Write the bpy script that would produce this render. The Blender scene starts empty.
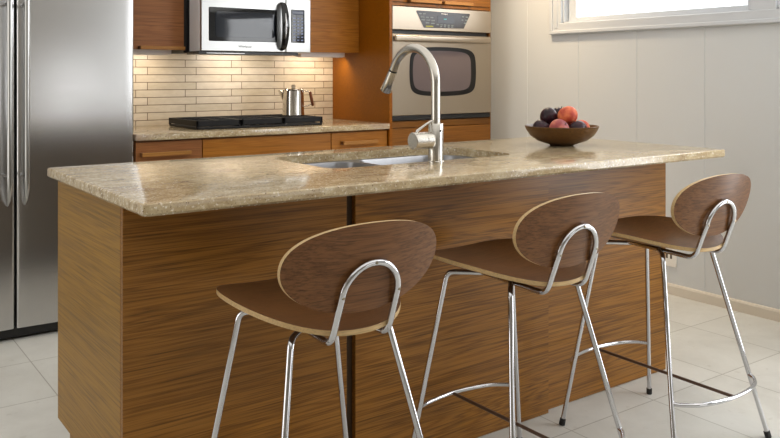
import bpy, bmesh, math, random
from mathutils import Vector, Matrix
random.seed(7)
PI = math.pi
S = bpy.context.scene
COL = S.collection

# ------------------------------------------------------------------ helpers
def link(o, parent=None):
    COL.objects.link(o)
    if parent: o.parent = parent
    return o
def tag(o, label=None, cat=None, group=None, kind=None):
    if label: o['label'] = label
    if cat: o['category'] = cat
    if group: o['group'] = group
    if kind: o['kind'] = kind
    return o
def thing(name, loc, label, cat, group=None, rz=0.0):
    o = bpy.data.objects.new(name, None)
    o.empty_display_size = .05
    o.location = loc; o.rotation_euler = (0, 0, rz)
    link(o); return tag(o, label, cat, group)
def obj(name, bm, mats, parent=None, smooth=35, off=None):
    if not isinstance(mats, (list, tuple)): mats = [mats]
    bmesh.ops.remove_doubles(bm, verts=bm.verts, dist=1e-6)
    bmesh.ops.recalc_face_normals(bm, faces=bm.faces)
    if off is not None: bmesh.ops.translate(bm, verts=bm.verts, vec=Vector(off))
    me = bpy.data.meshes.new(name); bm.to_mesh(me); bm.free()
    for m in mats: me.materials.append(m)
    if smooth:
        me.shade_smooth(); me.set_sharp_from_angle(angle=math.radians(smooth))
    return link(bpy.data.objects.new(name, me), parent)
def struct(name, bm, mats, parent=None, smooth=0):
    o = obj(name, bm, mats, parent, smooth)
    if parent is None: o['kind'] = 'structure'
    return o
def merge(dst, src, mi=0):
    vm = {v: dst.verts.new(v.co) for v in src.verts}
    for f in src.faces:
        try:
            nf = dst.faces.new([vm[v] for v in f.verts]); nf.material_index = mi if mi else f.material_index
        except ValueError: pass
    src.free()
def box(bm, x0, x1, y0, y1, z0, z1, bev=0.0, seg=2, mi=0):
    b = bmesh.new()
    bmesh.ops.create_cube(b, size=1)
    for v in b.verts:
        v.co = Vector(((x0+x1)/2+v.co.x*(x1-x0), (y0+y1)/2+v.co.y*(y1-y0), (z0+z1)/2+v.co.z*(z1-z0)))
    if bev: bmesh.ops.bevel(b, geom=list(b.edges), offset=bev, segments=seg, affect='EDGES', profile=.5)
    merge(bm, b, mi); return bm
def B(*a, **k): return box(bmesh.new(), *a, **k)
def catmull(pts, n=8):
    pts = [Vector(p) for p in pts]
    out = []
    for i in range(len(pts)-1):
        p0 = pts[i-1] if i else pts[0]*2-pts[1]; p1 = pts[i]; p2 = pts[i+1]
        p3 = pts[i+2] if i+2 < len(pts) else pts[-1]*2-pts[-2]
        for k in range(n):
            t = k/n
            out.append(.5*((2*p1)+(p2-p0)*t+(2*p0-5*p1+4*p2-p3)*t*t+(3*p1-p0-3*p2+p3)*t**3))
    out.append(pts[-1]); return out
def fillet(pts, r, n=8):
    """polyline with its inner corners rounded to radius r (list or number)"""
    pts = [Vector(p) for p in pts]; out = [pts[0]]
    for i in range(1, len(pts)-1):
        a, b, c = pts[i-1], pts[i], pts[i+1]
        u = (a-b).normalized(); w = (c-b).normalized()
        ang = u.angle(w); rr = r[i-1] if isinstance(r, (list, tuple)) else r
        d = min(rr/math.tan(ang/2), .49*(a-b).length, .49*(c-b).length)
        p, q = b+u*d, b+w*d
        for k in range(n+1):
            t = k/n; out.append(p*(1-t)**2+b*2*t*(1-t)+q*t*t)
    out.append(pts[-1]); return out
def tube(bm, pts, r, sides=14, cap=True, mi=0):
    pts = [Vector(p) for p in pts]; n = len(pts)
    rad = r if isinstance(r, (list, tuple)) else [r]*n
    tang = []
    for i in range(n):
        t = pts[min(i+1, n-1)]-pts[max(i-1, 0)]
        tang.append(t.normalized())
    a = Vector((0, 0, 1)) if abs(tang[0].z) < .9 else Vector((1, 0, 0))
    u = tang[0].cross(a).normalized(); rings = []
    for i in range(n):
        u = (u - tang[i]*u.dot(tang[i])).normalized(); w = tang[i].cross(u)
        rings.append([bm.verts.new(pts[i]+(u*math.cos(2*PI*k/sides)+w*math.sin(2*PI*k/sides))*rad[i]) for k in range(sides)])
    for i in range(n-1):
        for k in range(sides):
            f = bm.faces.new((rings[i][k], rings[i][(k+1) % sides], rings[i+1][(k+1) % sides], rings[i+1][k])); f.material_index = mi
    if cap:
        bm.faces.new(rings[0]).material_index = mi; bm.faces.new(rings[-1]).material_index = mi
    return bm
def T(*a, **k): return tube(bmesh.new(), *a, **k)
def lathe(bm, prof, c=(0, 0, 0), seg=40, axis='Z', mi=0):
    c = Vector(c); rings = []
    for r, h in prof:
        ring = []
        for k in range(seg if r > 1e-6 else 1):
            t = 2*PI*k/seg
            p = {'Z': (r*math.cos(t), r*math.sin(t), h), 'X': (h, r*math.cos(t), r*math.sin(t)), 'Y': (r*math.cos(t), h, r*math.sin(t))}[axis]
            ring.append(bm.verts.new(c+Vector(p)))
        rings.append(ring)
    for a, b in zip(rings, rings[1:]):
        for k in range(seg):
            if len(a) == 1 and len(b) == 1: continue
            if len(a) == 1: f = (a[0], b[k], b[(k+1) % seg])
            elif len(b) == 1: f = (a[k], a[(k+1) % seg], b[0])
            else: f = (a[k], a[(k+1) % seg], b[(k+1) % seg], b[k])
            bm.faces.new(f).material_index = mi
    return bm
def L(*a, **k): return lathe(bmesh.new(), *a, **k)
def rrect(x0, x1, y0, y1, r, ins=0.0, n=8):
    """rounded rectangle outline; r = one radius or (right-front... ccw from x1,y0): list of 4"""
    x0 += ins; x1 -= ins; y0 += ins; y1 -= ins
    rs = [max(q-ins, .0005) for q in (r if isinstance(r, (list, tuple)) else [r]*4)]
    out = []
    for (cx, cy, a0, q) in ((x1-rs[0], y0+rs[0], -PI/2, rs[0]), (x1-rs[1], y1-rs[1], 0, rs[1]), (x0+rs[2], y1-rs[2], PI/2, rs[2]), (x0+rs[3], y0+rs[3], PI, rs[3])):
        for k in range(n+1):
            t = a0+PI/2*k/n; out.append((cx+q*math.cos(t), cy+q*math.sin(t)))
    return out
def ring(bm, pts2, z): return [bm.verts.new((p[0], p[1], z)) for p in pts2]
def bridge(bm, a, b, mi=0):
    n = len(a)
    for k in range(n):
        f = bm.faces.new((a[k], a[(k+1) % n], b[(k+1) % n], b[k])); f.material_index = mi
def fill(bm, loops):
    es = []
    for lp in loops:
        for k in range(len(lp)):
            e = bm.edges.get((lp[k], lp[(k+1) % len(lp)])) or bm.edges.new((lp[k], lp[(k+1) % len(lp)]))
            es.append(e)
    bmesh.ops.triangle_fill(bm, use_beauty=True, use_dissolve=False, edges=es)
def slab(outline, z0, z1, e=0.003, holes=()):
    """plate with eased outer edges; outline(ins) -> points; holes: list of outlines"""
    bm = bmesh.new(); prof = []
    for k in range(5):
        t = PI/2*k/4; prof.append((e*(1-math.sin(t)), z1-e*(1-math.cos(t))))      # from side up? filled below
    prof = [(e, z0), (0, z0+e)] + [(e*(1-math.cos(PI/2*k/5)), z1-e+e*math.sin(PI/2*k/5)) for k in range(6)]
    rings = [ring(bm, outline(i), z) for i, z in prof]
    for a, b in zip(rings, rings[1:]): bridge(bm, a, b)
    ht = [ring(bm, h, z1) for h in holes]; hb = [ring(bm, h, z0) for h in holes]
    for a, b in zip(ht, hb): bridge(bm, a, b)
    fill(bm, [rings[-1]]+ht); fill(bm, [rings[0]]+hb)
    return bm
def rotx90(bm, y=0):   # plate drawn in x,y -> standing in x,z facing -y at depth y
    for v in bm.verts: v.co = Vector((v.co.x, y - v.co.z, v.co.y))
    return bm

# ------------------------------------------------------------------ materials
class NT:
    def __init__(s, name):
        s.m = bpy.data.materials.new(name); s.m.use_nodes = True
        s.t = s.m.node_tree; s.t.nodes.clear()
        s.out = s.n('ShaderNodeOutputMaterial'); s.p = s.n('ShaderNodeBsdfPrincipled')
        s.l(s.p, 'BSDF', s.out, 'Surface')
    def n(s, typ, **k):
        nd = s.t.nodes.new(typ)
        for a, b in k.items():
            if a in nd.inputs: nd.inputs[a].default_value = b
            else: setattr(nd, a, b)
        return nd
    def l(s, a, ao, b, bi): s.t.links.new(a.outputs[ao], b.inputs[bi])
    def set(s, **k):
        for a, b in k.items(): s.p.inputs[a.replace('_', ' ')].default_value = b
        return s
    def coord(s, scale=(1, 1, 1), loc=(0, 0, 0), rot=(0, 0, 0)):
        tc = s.n('ShaderNodeTexCoord'); mp = s.n('ShaderNodeMapping')
        mp.inputs['Scale'].default_value = scale; mp.inputs['Location'].default_value = loc; mp.inputs['Rotation'].default_value = rot
        s.l(tc, 'Object', mp, 'Vector'); return mp
    def noise(s, vec, scale=5, detail=4, rough=.55, dist=0):
        n = s.n('ShaderNodeTexNoise', Scale=scale, Detail=detail, Roughness=rough, Distortion=dist); s.l(vec, 'Vector', n, 'Vector'); return n
    def ramp(s, src, out, stops):
        r = s.n('ShaderNodeValToRGB'); e = r.color_ramp.elements
        while len(e) < len(stops): e.new(.5)
        for el, (p, c) in zip(e, stops): el.position = p; el.color = c if len(c) == 4 else (*c, 1)
        s.l(src, out, r, 'Fac'); return r
    def mix(s, fac, a, b, typ='MIX'):
        m = s.n('ShaderNodeMix', data_type='RGBA', blend_type=typ)
        for key, v in ((0, fac), (6, a), (7, b)):
            if isinstance(v, tuple) and hasattr(v[0], 'outputs'): s.t.links.new(v[0].outputs[v[1]], m.inputs[key])
            else: m.inputs[key].default_value = v if not isinstance(v, tuple) or len(v) == 4 else (*v, 1)
        return m
    def bump(s, src, out, strength=.1, dist=.01):
        b = s.n('ShaderNodeBump', Strength=strength, Distance=dist); s.l(src, out, b, 'Height'); s.l(b, 'Normal', s.p, 'Normal')
def hexc(r, g, b):
    f = lambda v: ((v/255+.055)/1.055)**2.4 if v > 10 else v/255/12.92
    return (f(r), f(g), f(b), 1)
def plain(name, col, rough=.5, metal=0.0, spec=.5, **k):
    t = NT(name).set(Base_Color=col, Roughness=rough, Metallic=metal)
    t.p.inputs['Specular IOR Level'].default_value = spec
    mp = t.coord((1, 1, 1)); n = t.noise(mp, 60, 3)
    r = t.n('ShaderNodeMapRange'); t.l(n, 'Fac', r, 'Value')
    r.inputs['To Min'].default_value = max(rough-.03, 0.02); r.inputs['To Max'].default_value = rough+.03
    t.l(r, 'Result', t.p, 'Roughness')
    for a, b in k.items(): t.p.inputs[a.replace('_', ' ')].default_value = b
    return t.m
def wood(name, dark, mid, light, grain='X', rough=.38, big=1.0, loc=(0, 0, 0), contrast=1.0, coat=0.0):
    """veneer: cathedral rings (contours of a stretched noise), fine fibres and dark pores along the grain"""
    t = NT(name)
    def ax(a, b): return {'X': (a, b, b), 'Y': (b, a, b), 'Z': (b, b, a)}[grain]
    n1 = t.noise(t.coord(tuple(q*big for q in ax(.40, 6.5)), loc), 1.0, 2, .45, .35)
    mu = t.n('ShaderNodeMath', operation='MULTIPLY'); mu.inputs[1].default_value = 46; t.l(n1, 'Fac', mu, 0)
    n2 = t.noise(t.coord(ax(1.5, 85), loc), 1, 4, .62)
    mu2 = t.n('ShaderNodeMath', operation='MULTIPLY_ADD'); mu2.inputs[1].default_value = 6.5; t.l(n2, 'Fac', mu2, 0); t.l(mu, 0, mu2, 2)
    pp = t.n('ShaderNodeMath', operation='PINGPONG'); pp.inputs[1].default_value = 1; t.l(mu2, 0, pp, 0)
    r1 = t.ramp(pp, 0, [(0, dark), (.35, mid), (1, light)])
    n3 = t.noise(t.coord(ax(3.2, 300), loc), 1, 2, .5)
    r3 = t.ramp(n3, 'Fac', [(.34, (1-.42*contrast,)*3), (.50, (1.0,)*3), (.7, (1.06,)*3)])
    r2 = t.ramp(n2, 'Fac', [(.25, (1-.14*contrast,)*3), (.7, (1.05,)*3)])
    n4 = t.noise(t.coord(ax(.5, 3), loc), 1, 2, .5); r4 = t.ramp(n4, 'Fac', [(.3, (1-.14*contrast,)*3), (.7, (1.08,)*3)])
    m1 = t.mix(min(1, .55*contrast), mid, (r1, 'Color'))
    m2 = t.mix(1., (m1, 2), (r3, 'Color'), 'MULTIPLY'); m3 = t.mix(1., (m2, 2), (r2, 'Color'), 'MULTIPLY'); m4 = t.mix(1., (m3, 2), (r4, 'Color'), 'MULTIPLY')
    t.l(m4, 2, t.p, 'Base Color'); t.set(Roughness=rough); t.p.inputs['Specular IOR Level'].default_value = .24
    t.p.inputs['Coat Weight'].default_value = coat; t.p.inputs['Coat Roughness'].default_value = .2
    t.bump(n3, 'Fac', .05, .001)
    return t.m
def steel(name, col=(.62, .62, .61, 1), rough=.27, aniso=.5, axis='X'):
    t = NT(name).set(Metallic=1.0, Base_Color=col)
    sc = {'X': (1.5, 160, 160), 'Z': (160, 160, 1.5)}[axis]
    n = t.noise(t.coord(sc), 1, 2)
    r = t.n('ShaderNodeMapRange'); t.l(n, 'Fac', r, 'Value'); r.inputs['To Min'].default_value = rough-.015; r.inputs['To Max'].default_value = rough+.02
    t.l(r, 'Result', t.p, 'Roughness'); t.set(Anisotropic=aniso)
    return t.m
OAK_F = wood('island_oak', hexc(96, 58, 14), hexc(140, 92, 32), hexc(162, 112, 46), 'X', .36)
OAK_S = wood('island_oak_side', hexc(116, 80, 14), hexc(142, 102, 20), hexc(160, 118, 32), 'Y', .38, contrast=.8)  # same oak made yellower: light from the left is put into the colour
OAK_D = plain('dark_groove_wood', hexc(62, 42, 16), .6)
CAB_R = wood('cabinet_wood', hexc(128, 76, 22), hexc(166, 104, 34), hexc(182, 122, 48), 'X', .36, contrast=.7)
CAB_B = wood('cabinet_wood_brown', hexc(122, 76, 42), hexc(148, 95, 55), hexc(162, 110, 66), 'X', .38, contrast=.7)
CAB_O = wood('oven_cabinet_wood', hexc(96, 58, 18), hexc(128, 80, 28), hexc(142, 94, 38), 'X', .36, contrast=.7, loc=(1.3, .2, .6))
CAB_T = wood('tall_cabinet_wood', hexc(108, 60, 3), hexc(134, 76, 4), hexc(150, 90, 8), 'X', .36, contrast=.6, loc=(.3, .7, 2.2))
PULL = wood('pull_wood', hexc(132, 86, 38), hexc(160, 110, 54), hexc(178, 128, 68), 'X', .4, contrast=.5)
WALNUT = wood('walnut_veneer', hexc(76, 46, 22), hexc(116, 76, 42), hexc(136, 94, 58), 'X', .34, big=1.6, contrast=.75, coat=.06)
WALNUT_SHADED = wood('walnut_seat_shaded', hexc(60, 36, 18), hexc(92, 60, 34), hexc(110, 74, 46), 'X', .30, big=1.6, contrast=.75, coat=.06)  # same walnut darkened: the seats' shade is put into the colour
BIRCH = wood('birch_ply_edge', hexc(166, 134, 90), hexc(192, 162, 116), hexc(206, 180, 136), 'X', .45, contrast=.4)
CHROME = plain('chrome', (.60, .60, .62, 1), .06, 1.0)
DARKROD = plain('bronze_rod', hexc(104, 84, 72), .35, .5)
RUBBER = plain('black_rubber', hexc(22, 21, 21), .6)
STEEL = steel('brushed_steel', (.45, .45, .44, 1), .28, .5)
STEEL_F = steel('fridge_steel', (.56, .555, .55, 1), .24, .6)
STEEL_W = steel('oven_steel', (.40, .335, .26, 1), .32, .4)
NICKEL = steel('brushed_nickel', (.56, .53, .48, 1), .24, .2, 'Z')
SINKSTEEL = steel('sink_steel', (.27, .27, .28, 1), .34, .3)
BLACK = plain('black_plastic', hexc(20, 19, 19), .35)
BLKGLOSS = plain('black_gloss', hexc(14, 14, 16), .06)
IRON = plain('cast_iron', hexc(13, 13, 15), .5, spec=.3)
DARKGLASS = plain('dark_glass', hexc(30, 34, 42), .06, spec=.5)
OVENGLASS = plain('oven_glass', hexc(98, 86, 86), .12, spec=.5)
KEYPAD = plain('keypad_grey', hexc(150, 165, 165), .4)
KEYB = plain('key_legend_blue', hexc(120, 130, 165), .4)
KEYO = plain('oven_key_legend', hexc(104, 112, 112), .4)
KEYDISP = plain('oven_panel_black', hexc(40, 37, 38), .18)
YELLOW = plain('panel_yellow', hexc(140, 140, 40), .5)
LOGO = plain('logo_grey', hexc(90, 90, 88), .4)
LOGOW = plain('logo_white', hexc(215, 215, 215), .4)
WHITE = plain('white_plastic', hexc(236, 232, 224), .4)
TRIMW = plain('window_trim_white', hexc(202, 205, 208), .42)
CEIL = plain('ceiling_white', hexc(235, 232, 226), .8)
WALLP = plain('wall_paint', hexc(206, 208, 208), .55)
WALLF = plain('far_wall_paint', hexc(190, 182, 170), .8)
BASEB = plain('baseboard_paint', hexc(214, 205, 190), .5)
BACK_NEUTRAL = plain('island_back_neutral', hexc(104, 94, 80), .5)  # unseen back doors, toned neutral only for their reflection in the fridge
LBAR = plain('light_bar_white', hexc(240, 230, 226), .5)
POSTM = plain('handle_post_dark', hexc(92, 54, 20), .5)

def glass():
    t = NT('window_glass'); t.t.nodes.remove(t.p)
    tr = t.n('ShaderNodeBsdfTransparent'); gl = t.n('ShaderNodeBsdfGlossy', Roughness=.02); fr = t.n('ShaderNodeLayerWeight', Blend=.5); pw = t.n('ShaderNodeMath', operation='POWER'); pw.inputs[1].default_value = 5; t.l(fr, 'Facing', pw, 0); md = t.n('ShaderNodeMath', operation='MULTIPLY_ADD'); md.inputs[1].default_value = .5; md.inputs[2].default_value = .03; t.l(pw, 0, md, 0)
    mx = t.n('ShaderNodeMixShader'); t.l(md, 0, mx, 'Fac'); t.l(tr, 'BSDF', mx, 1); t.l(gl, 'BSDF', mx, 2); t.l(mx, 'Shader', t.out, 'Surface')
    return t.m
GLASS = glass()

def granite():
    t = NT('granite'); f = t.coord((1, 1, 1))
    n1 = t.noise(t.coord((.5, 1, 1)), 30, 6, .70, .2)
    base = t.ramp(n1, 'Fac', [(.27, hexc(136, 112, 78)), (.42, hexc(168, 147, 112)), (.55, hexc(186, 167, 132)), (.70, hexc(204, 190, 160))])
    st = t.noise(t.coord((1.6, 60, 60)), 1, 4, .62, .5)
    streak = t.ramp(st, 'Fac', [(.28, (.66, .60, .52)), (.44, (1, 1, 1)), (.62, (1.0, 1.0, 1.0)), (.74, (1.14, 1.13, 1.12))])
    m1 = t.mix(.7, (base, 'Color'), (streak, 'Color'), 'MULTIPLY')
    n2 = t.noise(f, 190, 3, .6); sp = t.ramp(n2, 'Fac', [(.34, (1, 1, 1)), (.40, (0, 0, 0))])
    m2 = t.mix((sp, 'Color'), (m1, 2), hexc(96, 72, 50))
    n3 = t.noise(f, 120, 3, .6); sp3 = t.ramp(n3, 'Fac', [(.58, (0, 0, 0)), (.66, (.8, .8, .8))])
    m3 = t.mix((sp3, 'Color'), (m2, 2), hexc(228, 220, 202))
    n4 = t.noise(f, 5, 3, .5); pur = t.ramp(n4, 'Fac', [(.60, (0, 0, 0)), (.74, (.5, .5, .5))])
    m4 = t.mix((pur, 'Color'), (m3, 2), hexc(138, 112, 110))
    t.l(m4, 2, t.p, 'Base Color'); t.set(Roughness=.12); t.p.inputs['Specular IOR Level'].default_value = .6
    return t.m
GRANITE = granite()

def floor_mat():
    t = NT('stone_tile_floor'); c = t.coord((1, 1, 1), (-(2.83-.446*20), -(.057-.446*20), 0))
    br = t.n('ShaderNodeTexBrick', offset=0.0, squash=1.0, Scale=1.0)
    br.inputs['Mortar Size'].default_value = .0022; br.inputs['Mortar Smooth'].default_value = .1; br.inputs['Brick Width'].default_value = .446; br.inputs['Row Height'].default_value = .446
    br.inputs['Color1'].default_value = hexc(210, 209, 204); br.inputs['Color2'].default_value = hexc(202, 201, 195); br.inputs['Mortar'].default_value = hexc(160, 157, 148)
    t.l(c, 'Vector', br, 'Vector')
    n = t.noise(t.coord((1, 1, 1)), 3.2, 8, .66, .5); r = t.ramp(n, 'Fac', [(.3, (.86, .85, .83)), (.7, (1.06, 1.06, 1.05))])
    m = t.mix(1., (br, 'Color'), (r, 'Color'), 'MULTIPLY')
    n2 = t.noise(t.coord((1, 1, 1)), 18, 5, .6); r2 = t.ramp(n2, 'Fac', [(.30, (.80, .78, .75)), (.38, (1, 1, 1))])
    m2 = t.mix(.6, (m, 2), (r2, 'Color'), 'MULTIPLY')
    t.l(m2, 2, t.p, 'Base Color'); t.set(Roughness=.42)
    return t.m
def splash_mat():
    t = NT('linear_travertine_tile'); tc = t.n('ShaderNodeTexCoord'); sx = t.n('ShaderNodeSeparateXYZ'); cx = t.n('ShaderNodeCombineXYZ')
    t.l(tc, 'Object', sx, 'Vector'); t.l(sx, 'X', cx, 'X'); t.l(sx, 'Z', cx, 'Y')
    mp = t.n('ShaderNodeMapping'); mp.inputs['Location'].default_value = (-(.984-.295*4), -(1.25-.0437*20), 0); t.l(cx, 'Vector', mp, 'Vector')
    br = t.n('ShaderNodeTexBrick', offset=.23, offset_frequency=2, squash=1.0, Scale=1.0)
    br.inputs['Mortar Size'].default_value = .0022; br.inputs['Mortar Smooth'].default_value = .2; br.inputs['Brick Width'].default_value = .295; br.inputs['Row Height'].default_value = .0437
    br.inputs['Color1'].default_value = hexc(214, 200, 180); br.inputs['Color2'].default_value = hexc(200, 186, 162); br.inputs['Mortar'].default_value = hexc(104, 82, 58)
    t.l(mp, 'Vector', br, 'Vector')
    n = t.noise(t.coord((1, 1, 2.5)), 14, 6, .6, .4); r = t.ramp(n, 'Fac', [(.3, (.88, .86, .82)), (.7, (1.05, 1.05, 1.04))])
    m = t.mix(1., (br, 'Color'), (r, 'Color'), 'MULTIPLY'); t.l(m, 2, t.p, 'Base Color'); t.set(Roughness=.3)
    iv = t.n('ShaderNodeMath', operation='SUBTRACT'); iv.inputs[0].default_value = 1; t.l(br, 'Fac', iv, 1); t.bump(iv, 0, .5, .003)
    return t.m
def fruit_mat(name, c0, c1, c2, rough=.35):
    t = NT(name); n = t.noise(t.coord((1, 1, 1), (random.random()*9, 0, 0)), 22, 3, .5); r = t.ramp(n, 'Fac', [(.35, c0), (.5, c1), (.66, c2)])
    t.l(r, 'Color', t.p, 'Base Color'); t.set(Roughness=rough); t.p.inputs['Specular IOR Level'].default_value = .3; return t.m
PLUM = fruit_mat('plum_skin', hexc(32, 14, 22), hexc(44, 20, 30), hexc(68, 32, 42), .34)
PEACH = fruit_mat('peach_skin', hexc(176, 66, 48), hexc(214, 112, 74), hexc(232, 150, 96), .5)
NECT = fruit_mat('nectarine_skin', hexc(120, 44, 52), hexc(158, 74, 72), hexc(210, 130, 100), .42)
STEM = plain('fruit_stem', hexc(60, 40, 22), .7)
BOWLW = wood('walnut_bowl', hexc(66, 42, 18), hexc(92, 62, 28), hexc(112, 78, 38), 'X', .3, big=3, contrast=.9)

# ------------------------------------------------------------------ room shell
X_W, Y_B, X_L, Y_F, H = 3.256, 2.80, -3.4, -5.2, 2.45
struct('floor', B(X_L, X_W+.12, Y_F, Y_B+.1, -.06, 0), floor_mat())
struct('ceiling', B(X_L, X_W+.12, Y_F, Y_B+.1, H, H+.06), CEIL)
struct('wall_back', B(X_L, X_W+.12, Y_B, Y_B+.1, 0, H), WALLP)
# right wall: tongue-and-groove boards with a strip window opening
GROOVES = [.705+.4345*k for k in range(-13, 5)]
def board_strip(bm, y0, y1, z0, z1):
    ys = [(y0, 0)]
    for g in GROOVES:
        if y0+.01 < g < y1-.01:
            ys += [(g-.0035, 0), (g-.001, .0028), (g+.001, .0028), (g+.0035, 0)]
    ys.append((y1, 0))
    fr = [[bm.verts.new((X_W+d, y, z)) for y, d in ys] for z in (z0, z1)]
    bk = [[bm.verts.new((X_W+.12, y, z)) for y, d in ys] for z in (z0, z1)]
    for k in range(len(ys)-1):
        bm.faces.new((fr[0][k], fr[0][k+1], fr[1][k+1], fr[1][k])); bm.faces.new((bk[0][k+1], bk[0][k], bk[1][k], bk[1][k+1]))
        bm.faces.new((fr[1][k], fr[1][k+1], bk[1][k+1], bk[1][k])); bm.faces.new((fr[0][k+1], fr[0][k], bk[0][k], bk[0][k+1]))
    bm.faces.new((fr[0][0], fr[1][0], bk[1][0], bk[0][0])); bm.faces.new((fr[0][-1], bk[0][-1], bk[1][-1], fr[1][-1]))
WZ0, WZ1, WY1, WY0 = 1.53, 2.15, 1.70, -1.12      # opening; two panes with a mullion between
w = bmesh.new(); board_strip(w, Y_F, Y_B, 0, WZ0); board_strip(w, Y_F, Y_B, WZ1, H); board_strip(w, WY1, Y_B, WZ0, WZ1); board_strip(w, Y_F, WY0, WZ0, WZ1); board_strip(w, .31, .44, WZ0, WZ1)
struct('wall_right', w, WALLP)
struct('wall_left', B(X_L-.1, X_L, Y_F, Y_B+.1, 0, H), WALLF)
struct('wall_front', B(X_L, X_W+.12, Y_F-.1, Y_F, 0, H), WALLF)
# baseboard
bb = bmesh.new(); prof = [(0, 0), (-.014, 0), (-.014, .046), (-.009, .056), (0, .058)]
for (ya, yb) in ((Y_F, 2.24),):
    a = [bb.verts.new((X_W+dx, ya, z)) for dx, z in prof]; b = [bb.verts.new((X_W+dx, yb, z)) for dx, z in prof]
    for k in range(len(prof)-1): bb.faces.new((a[k], a[k+1], b[k+1], b[k]))
    bb.faces.new(a); bb.faces.new(b)
struct('baseboard_right', bb, BASEB)
# windows on the right wall
def window(name, y0, y1, casing):
    root = bpy.data.objects.new(name, None); root.location = (X_W, (y0+y1)/2, WZ0); link(root); root['kind'] = 'structure'
    off = Vector((-X_W, -(y0+y1)/2, -WZ0))
    fr = bmesh.new()
    # reveal lining
    box(fr, X_W-.002, X_W+.118, y1-.012, y1, WZ0, WZ1); box(fr, X_W-.002, X_W+.118, y0, y0+.012, WZ0, WZ1)
    box(fr, X_W-.002, X_W+.118, y0, y1, WZ0, WZ0+.008); box(fr, X_W-.002, X_W+.118, y0, y1, WZ1-.012, WZ1)
    obj('frame', fr, TRIMW, root, 0, off)
    sa = bmesh.new(); q = .034
    box(sa, X_W+.035, X_W+.075, y0+.012, y0+.012+q, WZ0+.008, WZ1-.012, .003); box(sa, X_W+.035, X_W+.075, y1-.012-q-.03, y1-.012, WZ0+.008, WZ1-.012, .003)
    box(sa, X_W+.035, X_W+.075, y0+.012+q, y1-.042-q, WZ0+.008, WZ0+.008+.026, .003); box(sa, X_W+.035, X_W+.075, y0+.012+q, y1-.042-q, WZ1-.012-q, WZ1-.012, .003)
    obj('sash', sa, TRIMW, root, 0, off)
    obj('pane', B(X_W+.054, X_W+.058, y0+.04, y1-.07, WZ0+.03, WZ1-.04), GLASS, root, 0, off)
    return root
window('window_1', .44, WY1, True); window('window_2', WY0, .31, True)
# casing around both panes (stepped moulding)
def casing():
    bm = bmesh.new(); C = .068; x = X_W
    box(bm, x-.018, x, WY0-C, WY1+C+.028, WZ0-C, WZ0, .003); box(bm, x-.018, x, WY0-C, WY1+C+.028, WZ1, WZ1+C, .003)
    box(bm, x-.018, x, WY1, WY1+C+.028, WZ0, WZ1, .003); box(bm, x-.018, x, WY0-C, WY0, WZ0, WZ1, .003)
    box(bm, x-.026, x-.016, WY0-C, WY1+C+.028, WZ0-C, WZ0-C+.022, .004); box(bm, x-.026, x-.016, WY1+C, WY1+C+.028, WZ0-C+.02, WZ1+C, .004)
    box(bm, x-.022, x-.016, WY1+.03, WY1+.05, WZ0-.03, WZ1, .002)
    box(bm, x-.012, x, .31, .44, WZ0, WZ1, .002)
    return bm
struct('trim_1', casing(), TRIMW)

# ------------------------------------------------------------------ island cabinet
isl = thing('kitchen_island', (0, 0, 0), 'long oak veneered kitchen island base under the granite bar counter', 'kitchen island')
IX0, IX1, IY0, IY1, IZ = .019, 2.242, .20, .834, .884
obj('front_panel', B(IX0, .679, IY0, IY0+.02, .002, IZ, .0012, 1), OAK_F, isl, 0)
obj('front_panel', B(.709, 1.533, IY0, IY0+.02, .002, IZ, .0012, 1), wood('island_oak_middle', hexc(96, 58, 14), hexc(140, 92, 32), hexc(162, 112, 46), 'X', .36, loc=(3.1, .4, 1.7)), isl, 0)
obj('front_panel', B(1.533, IX1, IY0+.021, IY0+.041, .002, IZ, .0012, 1), wood('island_oak_right', hexc(96, 58, 14), hexc(140, 92, 32), hexc(162, 112, 46), 'X', .36, loc=(7.3, 2.4, .3)), isl, 0)
obj('groove_strip', B(.65, .74, IY0+.0205, IY0+.03, .002, IZ), OAK_D, isl, 0)
sp = bmesh.new()      # left side with the toe-kick notch at the kitchen side
prof = [(IY0+.021, .002), (.694, .002), (.694, .141), (IY1, .141), (IY1, IZ), (IY0+.021, IZ)]
a = [sp.verts.new((IX0, y, z)) for y, z in prof]; b = [sp.verts.new((IX0+.022, y, z)) for y, z in prof]
sp.faces.new(a); sp.faces.new(b); bridge(sp, a, b)
obj('side_panel', sp, OAK_S, isl, 0)
sp = bmesh.new(); a = [sp.verts.new((IX1-.022, y, z)) for y, z in [(IY0+.042, .002)]+prof[1:5]+[(IY0+.042, IZ)]]; b = [sp.verts.new((IX1, v.co.y, v.co.z)) for v in a]
sp.faces.new(a); sp.faces.new(b); bridge(sp, a, b)
obj('side_panel', sp, OAK_S, isl, 0)
obj('toe_kick', B(IX0+.022, IX1-.022, .684, .694, .002, .14), OAK_D, isl, 0)
obj('bottom_panel', B(IX0+.022, IX1-.022, IY0+.045, IY1-.022, .141, .157), CAB_B, isl, 0)
n = 4; wd = (IX1-IX0-.044)/n
for k in range(n):
    x0 = IX0+.022+k*wd
    d = obj('door', B(x0+.002, x0+wd-.002, IY1-.020, IY1, .143, IZ-.004, .001, 1), BACK_NEUTRAL, isl, 0)
    obj('handle', B(x0+wd/2-.1, x0+wd/2+.1, IY1, IY1+.022, .78, .80, .003), PULL, d, 0)

# countertop with sink cut-out
SX0, SX1, SY0, SY1 = .712, 1.515, .338, .775
hole = rrect(SX0, SX1, SY0, SY1, [.07, .16, .07, .06])[::-1]
ct = slab(lambda i: rrect(0, 2.325, 0, .905, [.02, .02, .02, .024], i), .884, .914, .006, [hole])
o = obj('granite_countertop', ct, GRANITE, None, 40)
tag(o, 'polished beige speckled granite countertop on the island, with sink cut-out', 'countertop')

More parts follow.
